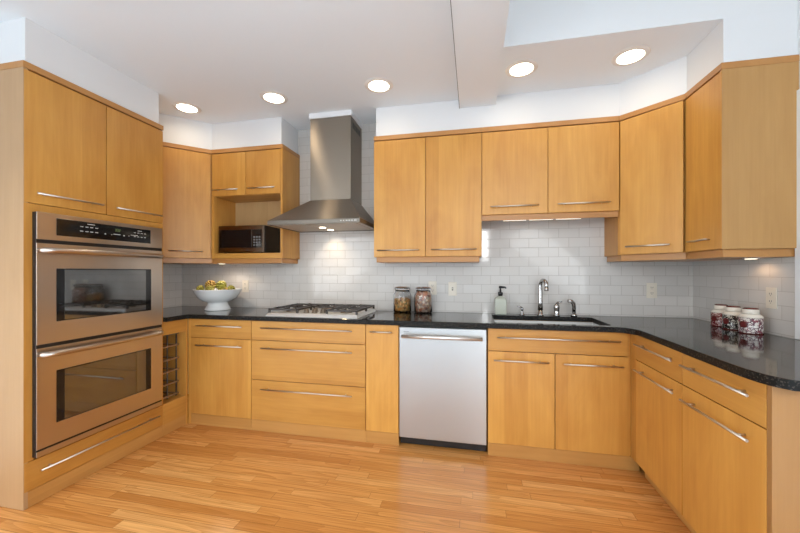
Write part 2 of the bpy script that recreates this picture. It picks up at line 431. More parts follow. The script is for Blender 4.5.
# ---- double oven
ov = thing('double_wall_oven', 'stainless steel double wall oven built into the tall maple cabinet', 'oven', (XT, Y0T, .26), R(90))
OZ = .26
def ob(name, m, p, b, bevel=.002): return box(name, m, p, (b[0], b[1], b[2], b[3], b[4]-OZ, b[5]-OZ), bevel)
ob('body', M_BLACK, ov, (.052, .79, .0215, .55, .262, 1.585), .001)
ob('surround', M_BLACK, ov, (.037, .802, -.0285, -.0005, .262, 1.588), .001)
cp = ob('control_panel', M_STEEL_O, ov, (.038, .803, -.032, -.0287, 1.441, 1.590), .001)
ob('control_glass', M_BLACKG, cp, (.127, .705, -.0345, -.0325, 1.469, 1.566), .004)
sp = []
for x in (.245, .274, .300, .329):
    sp += [(x, 1.533, .017, .004), (x, 1.506, .017, .004)]
sp += [(.285, 1.551, .042, .004), (.385, 1.503, .008, .006), (.425, 1.503, .006, .005), (.440, 1.508, .045, .004), (.505, 1.503, .009, .007), (.54, 1.506, .006, .005)]
for x in (.578, .603, .628, .653): sp += [(x, 1.533, .015, .004), (x, 1.506, .013, .004)]
sp += [(.556, 1.514, .05, .004), (.605, 1.548, .032, .004)]
for x, z, w_, h_ in sp: MB().box(x, x+w_, -.0352, -.0347, z-OZ, z-OZ+h_).build('button_mark', M_MARK, cp)
def seg_digit(mb, x, z, h, on):
    wd, t = h*.5, h*.13
    S_ = {'a': (0, wd, h-t, h), 'g': (0, wd, h/2-t/2, h/2+t/2), 'd': (0, wd, 0, t), 'f': (0, t, h/2, h), 'b': (wd-t, wd, h/2, h), 'e': (0, t, 0, h/2), 'c': (wd-t, wd, 0, h/2)}
    for k in on: a = S_[k]; mb.box(x+a[0], x+a[1], -.0353, -.0348, z-OZ+a[2], z-OZ+a[3])
dg = MB()
for i, on in enumerate(('abgcd', 'abgcd', 'abged')): seg_digit(dg, .451+i*.0125, 1.529, .017, on)
dg.build('clock_display', M_DISPLAY, cp)
def oven_door(z0, z1, w0, w1, hz, lbl):
    d = MB().box(.037, .803, -.032, -.0287, z0-OZ, z1-OZ).build('door', M_STEEL_O, ov, .001)
    d['label'] = lbl
    ob('window_frame', M_BLACKG, d, (.127, .71, -.0335, -.0325, w0, w1), .0005)
    ob('window_glass', M_OVGLASS, d, (.166, .668, -.0345, -.0338, w0+.006, w1-.006), .0003)
    a, b, z = .05, .775, hz-OZ
    MB().tube([(a, -.031, z), (a+.004, -.055, z), (a+.02, -.071, z), (a+.06, -.078, z), (b-.06, -.078, z), (b-.02, -.071, z), (b-.004, -.055, z), (b, -.031, z)],
              [.013, .016, .0175, .017, .017, .0175, .016, .013], 14).build('handle', M_STEEL_O, d)
oven_door(.868, 1.420, .985, 1.283, 1.381, 'upper stainless oven door with window')
oven_door(.302, .848, .416, .71, .814, 'lower stainless oven door with window')
ob('bottom_trim', M_STEEL_O, ov, (.036, .803, -.032, -.0287, .261, .291))

# ---- wine niche cabinet
WN0, WN1 = 2.2115, 2.445
wn = thing('wine_cabinet', 'narrow maple base cabinet with open wine niche beside the oven cabinet', 'cabinet', (XT, WN0, 0), R(90))
WW = WN1-WN0
box('top_panel', M_WH, wn, (.0, WW-.0184, 0, .019, .774, ZT))
box('bottom_panel', M_WH, wn, (.0, WW-.0184, 0, .019, ZD, .243))
box('toe_kick', M_TOE, wn, (.0, WW-.0184, .003, .019, .0005, ZD-.001))
MB().box(0, .008, .02, .60, .0005, ZT).build('side_panel', M_WV, wn)
MB().box(WW-.018, WW-.001, 0, .60, .0005, ZT).build('side_panel', M_WV, wn)
MB().box(.008, WW-.018, .02, .60, .225, .243).build('niche_floor', M_WH, wn)
MB().box(.008, WW-.018, .02, .60, .774, .79).build('niche_top', M_WH, wn)
MB().box(.008, WW-.018, .588, .60, .243, .774).build('back_panel', M_CROWN, wn)
rk = thing('wine_rack', 'grey metal wine rack with cross bars inside the open niche', 'wine rack', (XT, WN0, .2437), R(90))
RZ = .2437
ups = (.0185, .106, .192)
for x in ups:
    MB().box(x-.005, x+.005, .070, .076, 0, .52).box(x-.005, x+.005, .29, .296, 0, .52).build('upright', M_WIRE, rk)
for z in (.02, .117, .217, .312, .42, .515):
    m = MB()
    for a in (.066, .297): m.box(.0095, .2125, a, a+.004, z-.006, z+.006)
    for x in ups: m.box(x-.006, x+.006, .077, .289, z-.005, z+.005)
    m.build('cross_bar', M_DOWEL if z < .5 else M_WIRE, rk)

# ---- back base run
c, w_ = base_cab('base_cabinet', 'maple base cabinet with one drawer over one door in the left corner', -2.2995, -1.7325, BACK_GROUP)
carcass(c, w_, BASE_D, ZD, ZT, (Z1,))
front(c, 'drawer', 0, w_, Z1, ZT, M_WH, (.08, .50, .824)); front(c, 'door', 0, w_, ZD, Z1, M_WV, (.075, .50, .664))
box('filler', M_WV, c, (-.0255, -.0008, .003, .02, .0005, ZT), .0005)
c, w_ = base_cab('drawer_cabinet', 'wide maple base cabinet with three drawers under the cooktop', -1.7320, -.7775, BACK_GROUP)
carcass(c, w_, BASE_D, ZD, ZT, (Z1, Z2))
for a, b, hz in ((Z1, ZT, .824), (Z2, Z1, .665), (ZD, Z2, .342)): front(c, 'drawer', 0, w_, a, b, M_WH, (.103, .855, hz))
c, w_ = base_cab('pullout_cabinet', 'narrow maple pull-out cabinet left of the dishwasher', -.7770, -.5275, BACK_GROUP)
carcass(c, w_, BASE_D, ZD, ZT); front(c, 'door', 0, w_, ZD, ZT, M_WV, (.04, .205, .826))
c, w_ = base_cab('sink_cabinet', 'maple sink cabinet with wide drawer front over two doors', .0995, .9735, BACK_GROUP)
carcass(c, w_, BASE_D, ZD, ZT, ())
front(c, 'drawer', 0, w_, Z1, ZT, M_WH, (.062, .813, .820))
front(c, 'door', 0, .432, ZD, Z1, M_WV, (.04, .389, .664)); front(c, 'door', .432, w_, ZD, Z1, M_WV, (.48, .831, .662))
MB().box(w_+.001, w_+.030, .012, .030, ZD, ZT).box(w_+.012, w_+.030, -.055, .0115, ZD, ZT).build('filler', M_WV, c)

# ---- dishwasher
dw = thing('dishwasher', 'stainless steel dishwasher with bar handle between the maple base cabinets', 'dishwasher', (-.5265, 2.446, 0))
DW = .6245
MB().box(.006, DW-.006, .022, .56, .072, .872).build('body', M_BLACK, dw)
d = MB().box(.004, DW-.006, -.006, .0215, .070, .866).build('door', M_STEEL_D, dw, .004)
h = MB(); h.tube([(.030, -.047, .806), (DW-.034, -.047, .806)], .0125, 16)
for x in (.042, DW-.046): h.tube([(x, -.047, .806), (x, -.006, .806)], .009, 10)
h.build('handle', M_DWH, d)
lg = MB()
for i, (x, w2) in enumerate(((.036, .012), (.050, .008), (.060, .016))): lg.box(x, x+w2, -.0068, -.0062, .833, .837)
lg.build('badge', M_GREY, d)
MB().box(.006, DW-.006, .03, .05, .012, .069).build('toe_panel', M_BLACK, dw)
for x in (.06, DW-.06): MB().lathe([(.016, 0), (.016, .004), (.008, .006), (.008, .072)], (x, .08, 0), 12).build('foot', M_BLACK, dw)

# ---- right base run
XRF = .985
RG = 'base cabinets along the right wall'
def right_cab(name, label, y0, y1):
    c = thing(name, label, 'cabinet', (XRF, y0, 0), R(-90), RG); return c, y0-y1
c, w_ = right_cab('base_cabinet', 'maple base cabinet with drawer over door in the right inner corner', 2.3905, 1.9055)
carcass(c, w_, .65, ZD, ZT, (Z1,)); front(c, 'drawer', 0, w_, Z1, ZT, M_WH, (.05, .45, .824)); front(c, 'door', 0, w_, ZD, Z1, M_WV, (.045, .458, .668))
box('toe_kick', M_TOE, c, (0, w_-.0005, .05, .068, .0005, ZD-.001))
c, w_ = right_cab('base_cabinet', 'maple base cabinet with drawer over door at the open right end', 1.905, 1.417)
carcass(c, w_, .65, ZD, ZT, (Z1,)); front(c, 'drawer', 0, w_, Z1, ZT, M_WH, (.04, .447, .822)); front(c, 'door', 0, w_, ZD, Z1, M_WV, (.04, .447, .660))
box('toe_kick', M_TOE, c, (0, w_-.0005, .05, .068, .0005, ZD-.001))
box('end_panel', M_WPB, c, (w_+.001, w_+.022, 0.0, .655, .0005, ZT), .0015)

# ---- countertop
def countertop():
    outer = [(-2.960, 2.214), (-2.297, 2.214), (-2.297, 2.398), (-2.284, 2.411), (.885, 2.411), (.93, 2.395), (.965, 2.345), (.975, 2.29), (.960, 1.80), (.955, 1.50)]
    for k in range(1, 7):
        a = k/7; outer.append((.955 + .085*a*a + .0*a, 1.50 - .165*math.sin(a*math.pi/2)))
    outer += [(1.05, 1.332), (1.640, 1.332), (1.640, 3.036), (-2.960, 3.036)]
    hole = [(.165, 2.478), (.865, 2.478), (.885, 2.498), (.885, 2.87), (.865, 2.89), (.165, 2.89), (.15, 2.87), (.15, 2.498)]
    bm = bmesh.new(); edges = []
    for loop in (outer, hole):
        v = [bm.verts.new((x, y, 0)) for x, y in loop]
        edges += [bm.edges.new((v[i], v[(i+1) % len(v)])) for i in range(len(v))]
    bmesh.ops.triangle_fill(bm, edges=edges, use_beauty=True)
    bad = [f for f in bm.faces if (.15 < f.calc_center_median().x < .895 and 2.478 < f.calc_center_median().y < 2.89
           and all(.14 < v.co.x < .90 and 2.47 < v.co.y < 2.90 for v in f.verts))]
    if bad: bmesh.ops.delete(bm, geom=bad, context='FACES_ONLY')
    bmesh.ops.dissolve_limit(bm, angle_limit=.01, verts=bm.verts, edges=bm.edges, delimit=set()) if False else None
    r = bmesh.ops.extrude_face_region(bm, geom=list(bm.faces))
    for v in [g for g in r['geom'] if isinstance(g, bmesh.types.BMVert)]: v.co.z += .035
    m = MB(); m.bm.free(); m.bm = bm
    return m.build('countertop', M_GRAN, None, .005, (0, 0, .880))
tag(countertop(), 'polished black granite countertop running round the three walls', 'countertop')

# ---- sink and taps
sk = thing('sink', 'undermount stainless steel sink basin set in the black granite', 'sink', (.5175, 2.693, .70))
m = MB(); X, Y, H = .380, .203, .1765
m.box(-X, X, -Y, Y, 0, .004)
for b in ((-X, -X+.004, -Y, Y), (X-.004, X, -Y, Y), (-X+.004, X-.004, -Y, -Y+.004), (-X+.004, X-.004, Y-.004, Y)): m.box(*b, .004, H)
m.build('basin', M_SINK, sk)
MB().lathe([(.045, .0045), (.045, .007), (.03, .006), (.02, .0055)], (0, 0, 0), 24).build('drain', M_CHROME, sk)
fx, fy = .530, 2.947
f = thing('faucet', 'tall chrome gooseneck kitchen faucet behind the sink', 'faucet', (fx, fy, .9155))
MB().lathe([(.027, 0), (.027, .006), (.020, .012), (.018, .05)], (0, 0, 0), 24).build('base', M_CHROME, f)
pts = [(0, 0, .045), (0, 0, .10), (0, 0, .18), (0, 0, .240)]
for k in range(1, 10):
    a = math.pi*k/9; q = .042*(1-math.cos(a)); pts.append((q*.36, -q*.93, .240+.042*math.sin(a)))
pts.append((.084*.36, -.084*.93, .225))
MB().tube(pts, [.021, .019, .017, .016]+[.015]*9+[.0145], 16).build('spout', M_CHROME, f)
MB().tube([(.084*.36, -.084*.93, .226), (.084*.36, -.084*.93, .200)], .0165, 16).build('nozzle', M_CHROME, f)
f = thing('faucet_valve', 'squat chrome single lever valve right of the gooseneck faucet', 'faucet handle', (.652, 2.950, .9155))
MB().lathe([(.026, 0), (.026, .006), (.021, .012), (.021, .055), (.024, .062), (.022, .080), (.012, .092)], (0, 0, 0), 24).build('body', M_CHROME, f)
MB().tube([(0, 0, .085), (.008, -.012, .105), (.028, -.045, .115)], [.013, .010, .006], 12).build('lever', M_CHROME, f)
f = thing('side_sprayer', 'chrome side sprayer with bent head at the right of the sink', 'sprayer', (.779, 2.947, .9155))
MB().lathe([(.024, 0), (.024, .008), (.016, .02)], (0, 0, 0), 24).build('base', M_CHROME, f)
MB().tube([(0, 0, .02), (0, 0, .075), (-.004, -.004, .100), (-.022, -.012, .118), (-.048, -.022, .120)], [.013, .015, .016, .015, .013], 14).build('spray_head', M_CHROME, f)
f = thing('deck_soap_pump', 'small chrome soap pump left of the gooseneck faucet', 'soap pump', (.390, 2.950, .9155))
MB().lathe([(.020, 0), (.020, .006), (.011, .016), (.009, .04), (.012, .042), (.012, .056)], (0, 0, 0), 20).build('base', M_CHROME, f)
MB().tube([(0, 0, .056), (-.010, -.008, .064), (-.040, -.020, .070)], [.008, .007, .005], 10).build('nozzle', M_CHROME, f)

# ---- cooktop
ck = thing('gas_cooktop', 'stainless gas cooktop with black grates set on the black countertop', 'cooktop', (-1.2275, 2.705, .9155))
MB().hexa([(-.385, -.255, 0), (.385, -.255, 0), (.385, .255, 0), (-.385, .255, 0)], [(-.368, -.236, .024), (.368, -.236, .024), (.368, .243, .024), (-.368, .243, .024)]).build('tray', M_SINK, ck, .003)
def grate(x0, x1):
    m = MB(); z0, z1 = .044, .057; t = .0065
    ya, yb = -.222, .236
    for y in (ya, yb): m.box(x0, x1, y-t, y+t, z0, z1)
    for x in (x0, x1): m.box(x-t, x+t, ya-t, yb+t, z0, z1)
    cx = (x0+x1)/2; m.box(x0, x1, .015-t, .015+t, z0, z1)
    for cy in (-.095, .125):
        for dx, dy in ((1, 0), (-1, 0), (0, 1), (0, -1)):
            if dx: m.box(*sorted((cx+dx*.032, (x1 if dx > 0 else x0))), cy-.0055, cy+.0055, z0+.003, z1+.003)
            else: m.box(cx-.0055, cx+.0055, *sorted((cy+dy*.032, (cy+dy*.11))), z0+.003, z1+.003)
    for x in (x0, x1):
        for y in (ya, .015, yb): m.box(x-.007, x+.007, y-.007, y+.007, .0242, z0)
    return m.build('grate', M_IRON, ck)
grate(-.366, -.124); grate(.124, .366)
m = MB()
for y in (.03, .235): m.box(-.105, .105, y-.0065, y+.0065, .044, .057)
for x in (-.105, .105): m.box(x-.0065, x+.0065, .0235, .2415, .044, .057); m.box(x-.006, x+.006, .03, .042, .0242, .044); m.box(x-.006, x+.006, .22, .235, .0242, .044)
for dx, dy in ((1, 0), (-1, 0), (0, 1), (0, -1)):
    if dx: m.box(*sorted((dx*.03, dx*.105)), .1275, .1385, .047, .060)
    else: m.box(-.0055, .0055, *sorted((.133+dy*.03, .133+dy*.10)), .047, .060)
m.build('grate', M_IRON, ck)
for x, y, r in ((-.235, -.095, .040), (-.235, .125, .032), (.235, -.095, .036), (.235, .125, .040), (0, .133, .046)):
    b = MB().lathe([(r+.012, .0242), (r+.010, .030), (r, .032), (r, .036)], (x, y, 0), 24).build('burner', M_STEEL, ck)
    MB().lathe([(r*.95, .0362), (r*.95, .041), (r*.8, .043)], (x, y, 0), 24).build('burner_cap', M_BURN, b)
for x, y in ((-.07, -.175), (0, -.175), (.07, -.175), (-.035, -.085), (.035, -.085)):
    MB().lathe([(.024, .0242), (.024, .028), (.019, .030), (.017, .050), (.014, .052)], (x, y, 0), 20).build('knob', M_STEEL, ck)

# ------------------------------------------------------------------ upper cabinets
UD = .293; ZB = 1.386; ZCB = 2.343
UG = 'maple wall cabinets under the soffit'
def rail_prism(parent, poly): return MB().prism(poly, 1.343, ZB-.0006).build('light_rail', M_CROWN, parent, .001)

# left diagonal corner cabinet: local frame on its diagonal front
def corner(name, label, loc, rz, wd, poly_w, rail_w, crown_w):
    c = thing(name, label, 'cabinet', loc, rz, UG)
    inv = (Matrix.Translation(loc) @ Matrix.Rotation(rz, 4, 'Z')).inverted()
    L = lambda P: [tuple((inv @ Vector((x, y, 0)))[:2]) for x, y in P]
    MB().prism(L(poly_w), ZB, 2.3488).build('carcass', M_WV, c)
    rail_prism(c, L(rail_w))
    MB().prism(L(crown_w), 2.349, 2.3835).build('crown', M_CROWN, c, .001)
    return c
q = .0205/math.sqrt(2); a = .02*math.tan(R(22.5))
P0, P1 = (-2.67, 2.411), (-2.346, 2.735)
c = corner('corner_wall_cabinet', 'tall diagonal maple wall cabinet in the left corner beside the microwave niche', (*P0, 0), R(45), .4582,
    [(-2.9625, 2.213), (-2.67-.0205, 2.213), (-2.67-.0205, 2.4195), (-2.3545, 2.7555), (-2.3475, 2.7555), (-2.3475, 3.0395), (-2.9625, 3.0395)],
    [(-2.9625, 2.213), (-2.69, 2.213), (-2.69, 2.42), (-2.358, 2.752), (-2.3475, 2.752), (-2.3475, 3.0395), (-2.9625, 3.0395)],
    [(-2.9625, 2.213), (-2.673, 2.213), (-2.673, 2.409), (-2.3465, 2.7335), (-2.3465, 3.0395), (-2.9625, 3.0395)])
front(c, 'door', .002, .452, ZB, ZCB, M_WV, (.128, .385, 1.448))

# microwave cabinet
mw = thing('microwave_cabinet', 'maple wall cabinet with two small doors above an open microwave niche', 'cabinet', (-2.346, 2.735, 0), 0, UG)
MW = .717; D = .3045
MB().box(.0, .026, .0, D, ZB, 1.9545).box(MW-.018, MW, .0, D, ZB, 1.9545).box(0, .018, .0205, D, 1.9545, 2.3485).box(MW-.018, MW, .0, D, 1.9545, 2.3485)\
    .box(.018, MW-.018, .0205, D, 2.33, 2.3485).build('carcass', M_WV, mw)
MB().box(.0262, MW-.0182, 0, D, ZB, 1.432).build('shelf', M_WH, mw)
MB().box(.0262, MW-.0182, 0.021, D, 1.953, 1.968).build('niche_top', M_WH, mw)
MB().box(.0262, MW-.0182, D-.012, D, 1.4322, 1.9528).build('back_panel', M_WI, mw)
front(mw, 'door', .001, .354, 1.9535, ZCB, M_WV, (.035, .295, 2.006)); front(mw, 'door', .354, MW-.0185, 1.9535, ZCB, M_WV, (.395, .655, 2.006))
rail_prism(mw, [(0, .018), (MW-.018, .018), (MW-.018, D), (0, D)])
MB().box(0, MW+.002, -.003, D, 2.349, 2.3835).build('crown', M_CROWN, mw, .001)
mo = thing('microwave_oven', 'stainless and black microwave oven in the open cabinet niche', 'microwave', (-2.290, 2.757, 1.4325))
MB().box(0, .466, .018, .262, .008, .252).build('body', M_BLACK, mo, .004)
MB().box(0, .464, 0, .0175, .008, .252).build('front_frame', M_STEEL, mo, .003)
MB().box(.010, .340, -.003, -.0002, .052, .214).build('door_glass', M_BLACKG, mo, .001)
MB().box(.345, .446, -.003, -.0002, .052, .214).build('control_panel', M_BLACKG, mo, .001)
m = MB()
for i in range(3):
    for j in range(4): m.box(.362+i*.026, .380+i*.026, -.0038, -.0032, .066+j*.024, .080+j*.024)
m.build('keypad', M_GREY, mo)
MB().lathe([(.008, 0), (.008, .001)], (0, 0, 0), 16).build('badge', M_GREY, mo).matrix_local = Matrix.Translation((.30, -.0002, .029)) @ Matrix.Rotation(R(90), 4, 'X')
for x in (.04, .42):
    for y in (.04, .22): MB().lathe([(.012, 0), (.012, .0079)], (x, y, 0), 12).build('foot', M_BLACK, mo)

# tall two-door wall cabinet, short cabinet over the sink
def wall_cab(name, label, x0, x1, z0, mid, h0, h1):
    c = thing(name, label, 'cabinet', (x0, 2.7456, 0), 0, UG); w_ = x1-x0
    MB().box(0.0004, w_-.0004, .0205, UD, z0, 2.3488).build('carcass', M_WV, c)
    front(c, 'door', 0, mid-x0, z0, ZCB, M_WV, (h0[0]-x0, h0[1]-x0, h0[2])); front(c, 'door', mid-x0, w_, z0, ZCB, M_WV, (h1[0]-x0, h1[1]-x0, h1[2]))
    MB().box(0.0002, w_-.0002, -.003, UD, 2.349, 2.3835).build('crown', M_CROWN, c, .001)
    return c, w_
c, w_ = wall_cab('wall_cabinet', 'tall two-door maple wall cabinet right of the range hood', -.804, .0664, ZB, -.3715, (-.767, -.421, 1.44), (-.322, .026, 1.441))
MB().box(.018, w_-.018, .022, UD, 1.343, ZB-.0006).build('light_rail', M_CROWN, c, .001)
c, w_ = wall_cab('wall_cabinet', 'short two-door maple wall cabinet above the sink', .0668, 1.0285, 1.703, .5473, (.131, .479, 1.762), (.61, .959, 1.764))
MB().box(.0, w_-.001, .018, .036, 1.662, 1.7024).build('light_rail', M_CROWN, c, .001)
for i, x in enumerate((.32, .515, .71)):
    u = thing('under_cabinet_light', ['left', 'middle', 'right'][i]+' of three thin strip lights beneath the short cabinet above the sink', 'lamp', (x, 2.825, 1.667), 0, 'strip lights above the sink')
    MB().box(-.09, .09, -.025, .025, .004, .0355).build('housing', M_TRIM, u); MB().box(-.085, .085, -.02, .02, 0, .0038).build('diffuser', M_STRIP, u)

# right diagonal corner cabinet and right wall cabinet
c = corner('corner_wall_cabinet', 'tall diagonal maple wall cabinet in the right corner', (1.029, 2.7456, 0), R(-45), .3746,
    [(1.0291, 3.0395), (1.0291, 2.7756), (1.0436, 2.7611), (1.319, 2.5065), (1.6445, 2.5065), (1.6445, 3.0395)],
    [(1.048, 3.0395), (1.048, 2.7735), (1.322, 2.516), (1.322, 2.4915), (1.6445, 2.4915), (1.6445, 3.0395)],
    [(1.0288, 3.0395), (1.0288, 2.7425), (1.3015, 2.4895), (1.6445, 2.4895), (1.6445, 3.0395)])
front(c, 'door', .002, .371, ZB, ZCB, M_WV, (.05, .308, 1.440))
rc = thing('end_wall_cabinet', 'single-door maple wall cabinet with broad end panel at the far right', 'cabinet', (1.304, 2.4885, 0), R(-90), UG)
RW = 2.4885-2.1635
MB().box(.0, RW-.0225, .0205, .340, ZB, 2.3488).build('carcass', M_WV, rc)
box('end_panel', M_WP, rc, (RW-.022, RW, .0015, .340, ZB, 2.3488), .001)
front(rc, 'door', .001, RW-.0015, ZB, ZCB, M_WV, (.073, .25, 1.446))
MB().box(.0, RW-.02, .018, .338, 1.343, ZB-.0006).build('light_rail', M_CROWN, rc, .001)
MB().box(.0, RW+.002, -.003, .340, 2.349, 2.3835).build('crown', M_CROWN, rc, .001)

# small puck lights under the wall cabinets
def puck(x, y, label, e=.9, c=(1, .60, .32)):
    u = thing('puck_light', label, 'lamp', (x, y, 1.3385), 0, 'puck lights under the wall cabinets')
    MB().lathe([(.034, 0), (.036, .0042)], (0, 0, 0), 24).build('housing', M_TRIM, u); MB().lathe([(.026, -.0012), (.026, -.0002)], (0, 0, 0), 24).build('lens', M_LENS_S, u)
    spot('puck_glow', (x, y, 1.334), e, 165, c, .02, .5)
puck(1.565, 2.36, 'puck light beneath the end cabinet above the floral canisters', .8)
puck(-2.29, 2.80, 'puck light beneath the microwave cabinet above the fruit bowl', 5, (1, .84, .70))

# ---- range hood
rh = thing('range_hood', 'stainless chimney range hood mounted above the gas cooktop', 'range hood', (-1.2335, 3.0395, 1.642))
x0, x1, yf = -.3915, .3915, -.5395
m = MB()
m.box(x0, x1, yf, yf+.004, 0, .034).box(x0, x0+.004, yf+.004, 0, 0, .034).box(x1-.004, x1, yf+.004, 0, 0, .034).box(x0+.004, x1-.004, -.004, 0, 0, .034)
m.build('rim', M_RIM, rh, .0015)
MB().hexa([(x0, yf, .0342), (x1, yf, .0342), (x1, 0, .0342), (x0, 0, .0342)], [(-.141, -.2895, .238), (.228, -.2895, .238), (.228, 0, .238), (-.141, 0, .238)]).build('canopy', M_STEEL, rh, .002)
ch = MB().box(-.141, .228, -.2895, 0, .2382, .938).build('chimney', M_STEEL, rh, .002)
MB().box(-.1405, .2275, -.289, -.2, .9385, .939).build('seam', M_STEEL, ch)
m = MB()
for i in range(5): m.box(.2282, .2288, -.245+i*.042, -.213+i*.042, .850, .900)
m.build('vent_slots', M_BLACK, ch)
MB().box(-.149, .236, -.298, 0, .9395, .9835).build('ceiling_trim', M_TRIM, rh, .002)
un = MB().box(x0+.0045, x1-.0045, yf+.0045, -.0045, .006, .012).build('underside', M_UNDER, rh)
for xx, wq in ((-.34, .26), (.01, .33)):
    f = MB().box(xx, xx+wq, yf+.06, -.05, .002, .0058)
    f.build('grease_filter', M_UNDER, rh, .001)
for yy in (-.27, -.10):
    MB().lathe([(.028, .001), (.028, .0057)], (-.035, yy, 0), 24).build('lamp_lens', M_LENS_S, rh)
    spot('hood_lamp_glow', (-1.2685, 3.0395+yy, 1.638), 4.2, 130, (1, .75, .46), .025, .9)
m = MB()
for i, wq in enumerate((.012, .012, .02, .02, .02, .03)): m.box(.235+i*.022, .235+i*.022+wq*.7, yf-.0008, yf-.0001, .014, .021)
m.build('control_marks', M_MARK, rh)

# ------------------------------------------------------------------ ceiling lights
names = ['recessed ceiling light nearest the oven cabinet', 'recessed ceiling light left of the range hood', 'recessed ceiling light between the range hood and the beam',
         'recessed ceiling light just right of the ceiling beam', 'recessed ceiling light above the right corner cabinet']
for (x, lb) in zip((-2.322, -1.522, -.673, .318, .973), names):
    y = 2.432
    u = thing('recessed_light', lb, 'ceiling light', (x, y, ZC-.008), 0, 'recessed ceiling lights')
    m = MB(); seg = 40; rr = []
    for r, z in ((.078, .0078), (.074, .003), (.080, 0), (.098, .003), (.104, .0078)):
        rr.append([m.bm.verts.new((r*math.cos(2*math.pi*k/seg), r*math.sin(2*math.pi*k/seg), z)) for k in range(seg)])
    for A, B in zip(rr, rr[1:]):
        for k in range(seg): m.bm.faces.new([A[k], A[(k+1) % seg], B[(k+1) % seg], B[k]]).smooth = True
    m.build('trim_ring', M_RING, u)
    MB().lathe([(.0735, .0035), (.0735, .0075)], (0, 0, 0), 40).build('lens', M_LENS, u)
    spot('recessed_glow', (x, y, ZC-.014), 2.2, 165, (1, .80, .55), .05, .6)

# ------------------------------------------------------------------ outlets
def outlet(name, label, loc, rz, kind, cat):
    o = thing(name, label, cat, loc, rz, 'almond plates on the tiled walls')
    pl = MB().box(-.036, .036, -.006, -.0008, -.059, .059).build('plate', M_ALMOND, o, .002)
    if kind == 'outlet':
        for z in (-.021, .021):
            r = MB().box(-.016, .016, -.008, -.0062, z-.014, z+.014).build('socket', M_ALMOND, o, .003)
            MB().box(-.008, -.005, -.0086, -.0081, z-.002, z+.008).box(.005, .008, -.0086, -.0081, z-.002, z+.008).box(-.002, .002, -.0086, -.0081, z-.010, z-.006).build('slots', M_SLOT, r)
    else:
        MB().box(-.006, .006, -.0075, -.0062, -.013, .013).build('surround', M_SLOT, o)
        MB().hexa([(-.004, -.016, .001), (.004, -.016, .001), (.004, -.0076, -.004), (-.004, -.0076, -.004)], [(-.004, -.017, .008), (.004, -.017, .008), (.004, -.0076, .006), (-.004, -.0076, .006)]).build('toggle', M_ALMOND, o)
    return o
outlet('wall_outlet', 'almond wall outlet behind the two glass jars', (-.350, 3.04, 1.122), 0, 'outlet', 'outlet')
outlet('light_switch', 'almond toggle light switch on the tile above the dishwasher', (-.175, 3.04, 1.116), 0, 'switch', 'switch')
outlet('wall_outlet', 'almond wall outlet right of the white fruit bowl', (-2.214, 3.04, 1.122), 0, 'outlet', 'outlet')
outlet('wall_outlet', 'almond wall outlet on the back wall right of the sink', (1.363, 3.04, 1.119), 0, 'outlet', 'outlet')
outlet('wall_outlet', 'almond wall outlet on the right wall beside the canisters', (XR_, 2.329, 1.117), R(-90), 'outlet', 'outlet')

# ------------------------------------------------------------------ things on the countertop
ZT_ = .9155
# bowl with fruit
bw = thing('footed_bowl', 'white footed porcelain bowl holding fruit in the left corner of the countertop', 'bowl', (-2.305, 2.765, ZT_))
prof = [(.0, .003), (.108, 0), (.112, .006), (.106, .016), (.087, .05), (.084, .066), (.092, .075), (.122, .083), (.158, .108), (.186, .150), (.201, .185), (.205, .189), (.200, .191),
        (.193, .184), (.176, .150), (.150, .118), (.105, .098), (.05, .090), (.0, .089)]
prof = [(max(r, .0005), z) for r, z in prof]
m = MB(); m.lathe(prof, (0, 0, 0), 56, False); m.build('bowl', M_PORC, bw)
def fruit(x, y, z, r, m_, label, tilt, sc=(1, 1, .9)):
    o = thing('fruit', label, 'fruit', (x, y, z), 0, 'fruit heaped in the white bowl')
    mb = MB(); mb.ball((0, 0, 0), r*.86, 3, sc)
    ga = math.pi*(3-math.sqrt(5)); N = 46                     # overlapping scales round the head
    for i in range(N):
        zz = 1-1.75*(i+.5)/N; rr = math.sqrt(max(0, 1-zz*zz)); t = ga*i
        d = Vector((rr*math.cos(t)*sc[0], rr*math.sin(t)*sc[1], zz*sc[2]))
        mb.ball(d*r*.84, r*.24, 1, (1, 1, 1.15))
    b = mb.build('flesh', m_, o)
    MB().tube([(0, 0, r*.75), (.003, 0, r*1.08)], [.006, .004], 8).build('stem', M_STEM, b)
    b.rotation_euler = tilt
    return o
bz = ZT_
cx, cy = -2.325, 2.765
fruit(cx-.052, cy-.006, bz+.226, .047, M_FR2, 'golden brown knobbly fruit on top at the left of the heap', (.5, .4, 0))
fruit(cx+.052, cy+.006, bz+.224, .046, M_FR1, 'yellow green knobbly fruit on top at the right of the heap', (-.5, -.7, .4))
fruit(cx-.128, cy-.046, bz+.190, .036, M_FR1, 'yellow green fruit low at the left rim of the bowl', (.2, -1.2, 0), (1.05, 1, .85))
fruit(cx+.148, cy+.020, bz+.187, .036, M_FR1, 'yellow green fruit low at the right rim of the bowl', (.2, 1.2, 0), (1.15, 1, .75))
fruit(cx+.022, cy-.105, bz+.184, .038, M_FR1, 'yellow green fruit at the front of the bowl below the heap', (1.2, .2, 0), (1.1, 1, .8))
fruit(cx+.012, cy+.095, bz+.174, .038, M_FR2, 'golden brown fruit at the back of the bowl', (-1, .2, 0))
fruit(cx+.006, cy-.005, bz+.140, .042, M_FR1, 'yellow green fruit in the middle under the heap', (0, 0, 0))

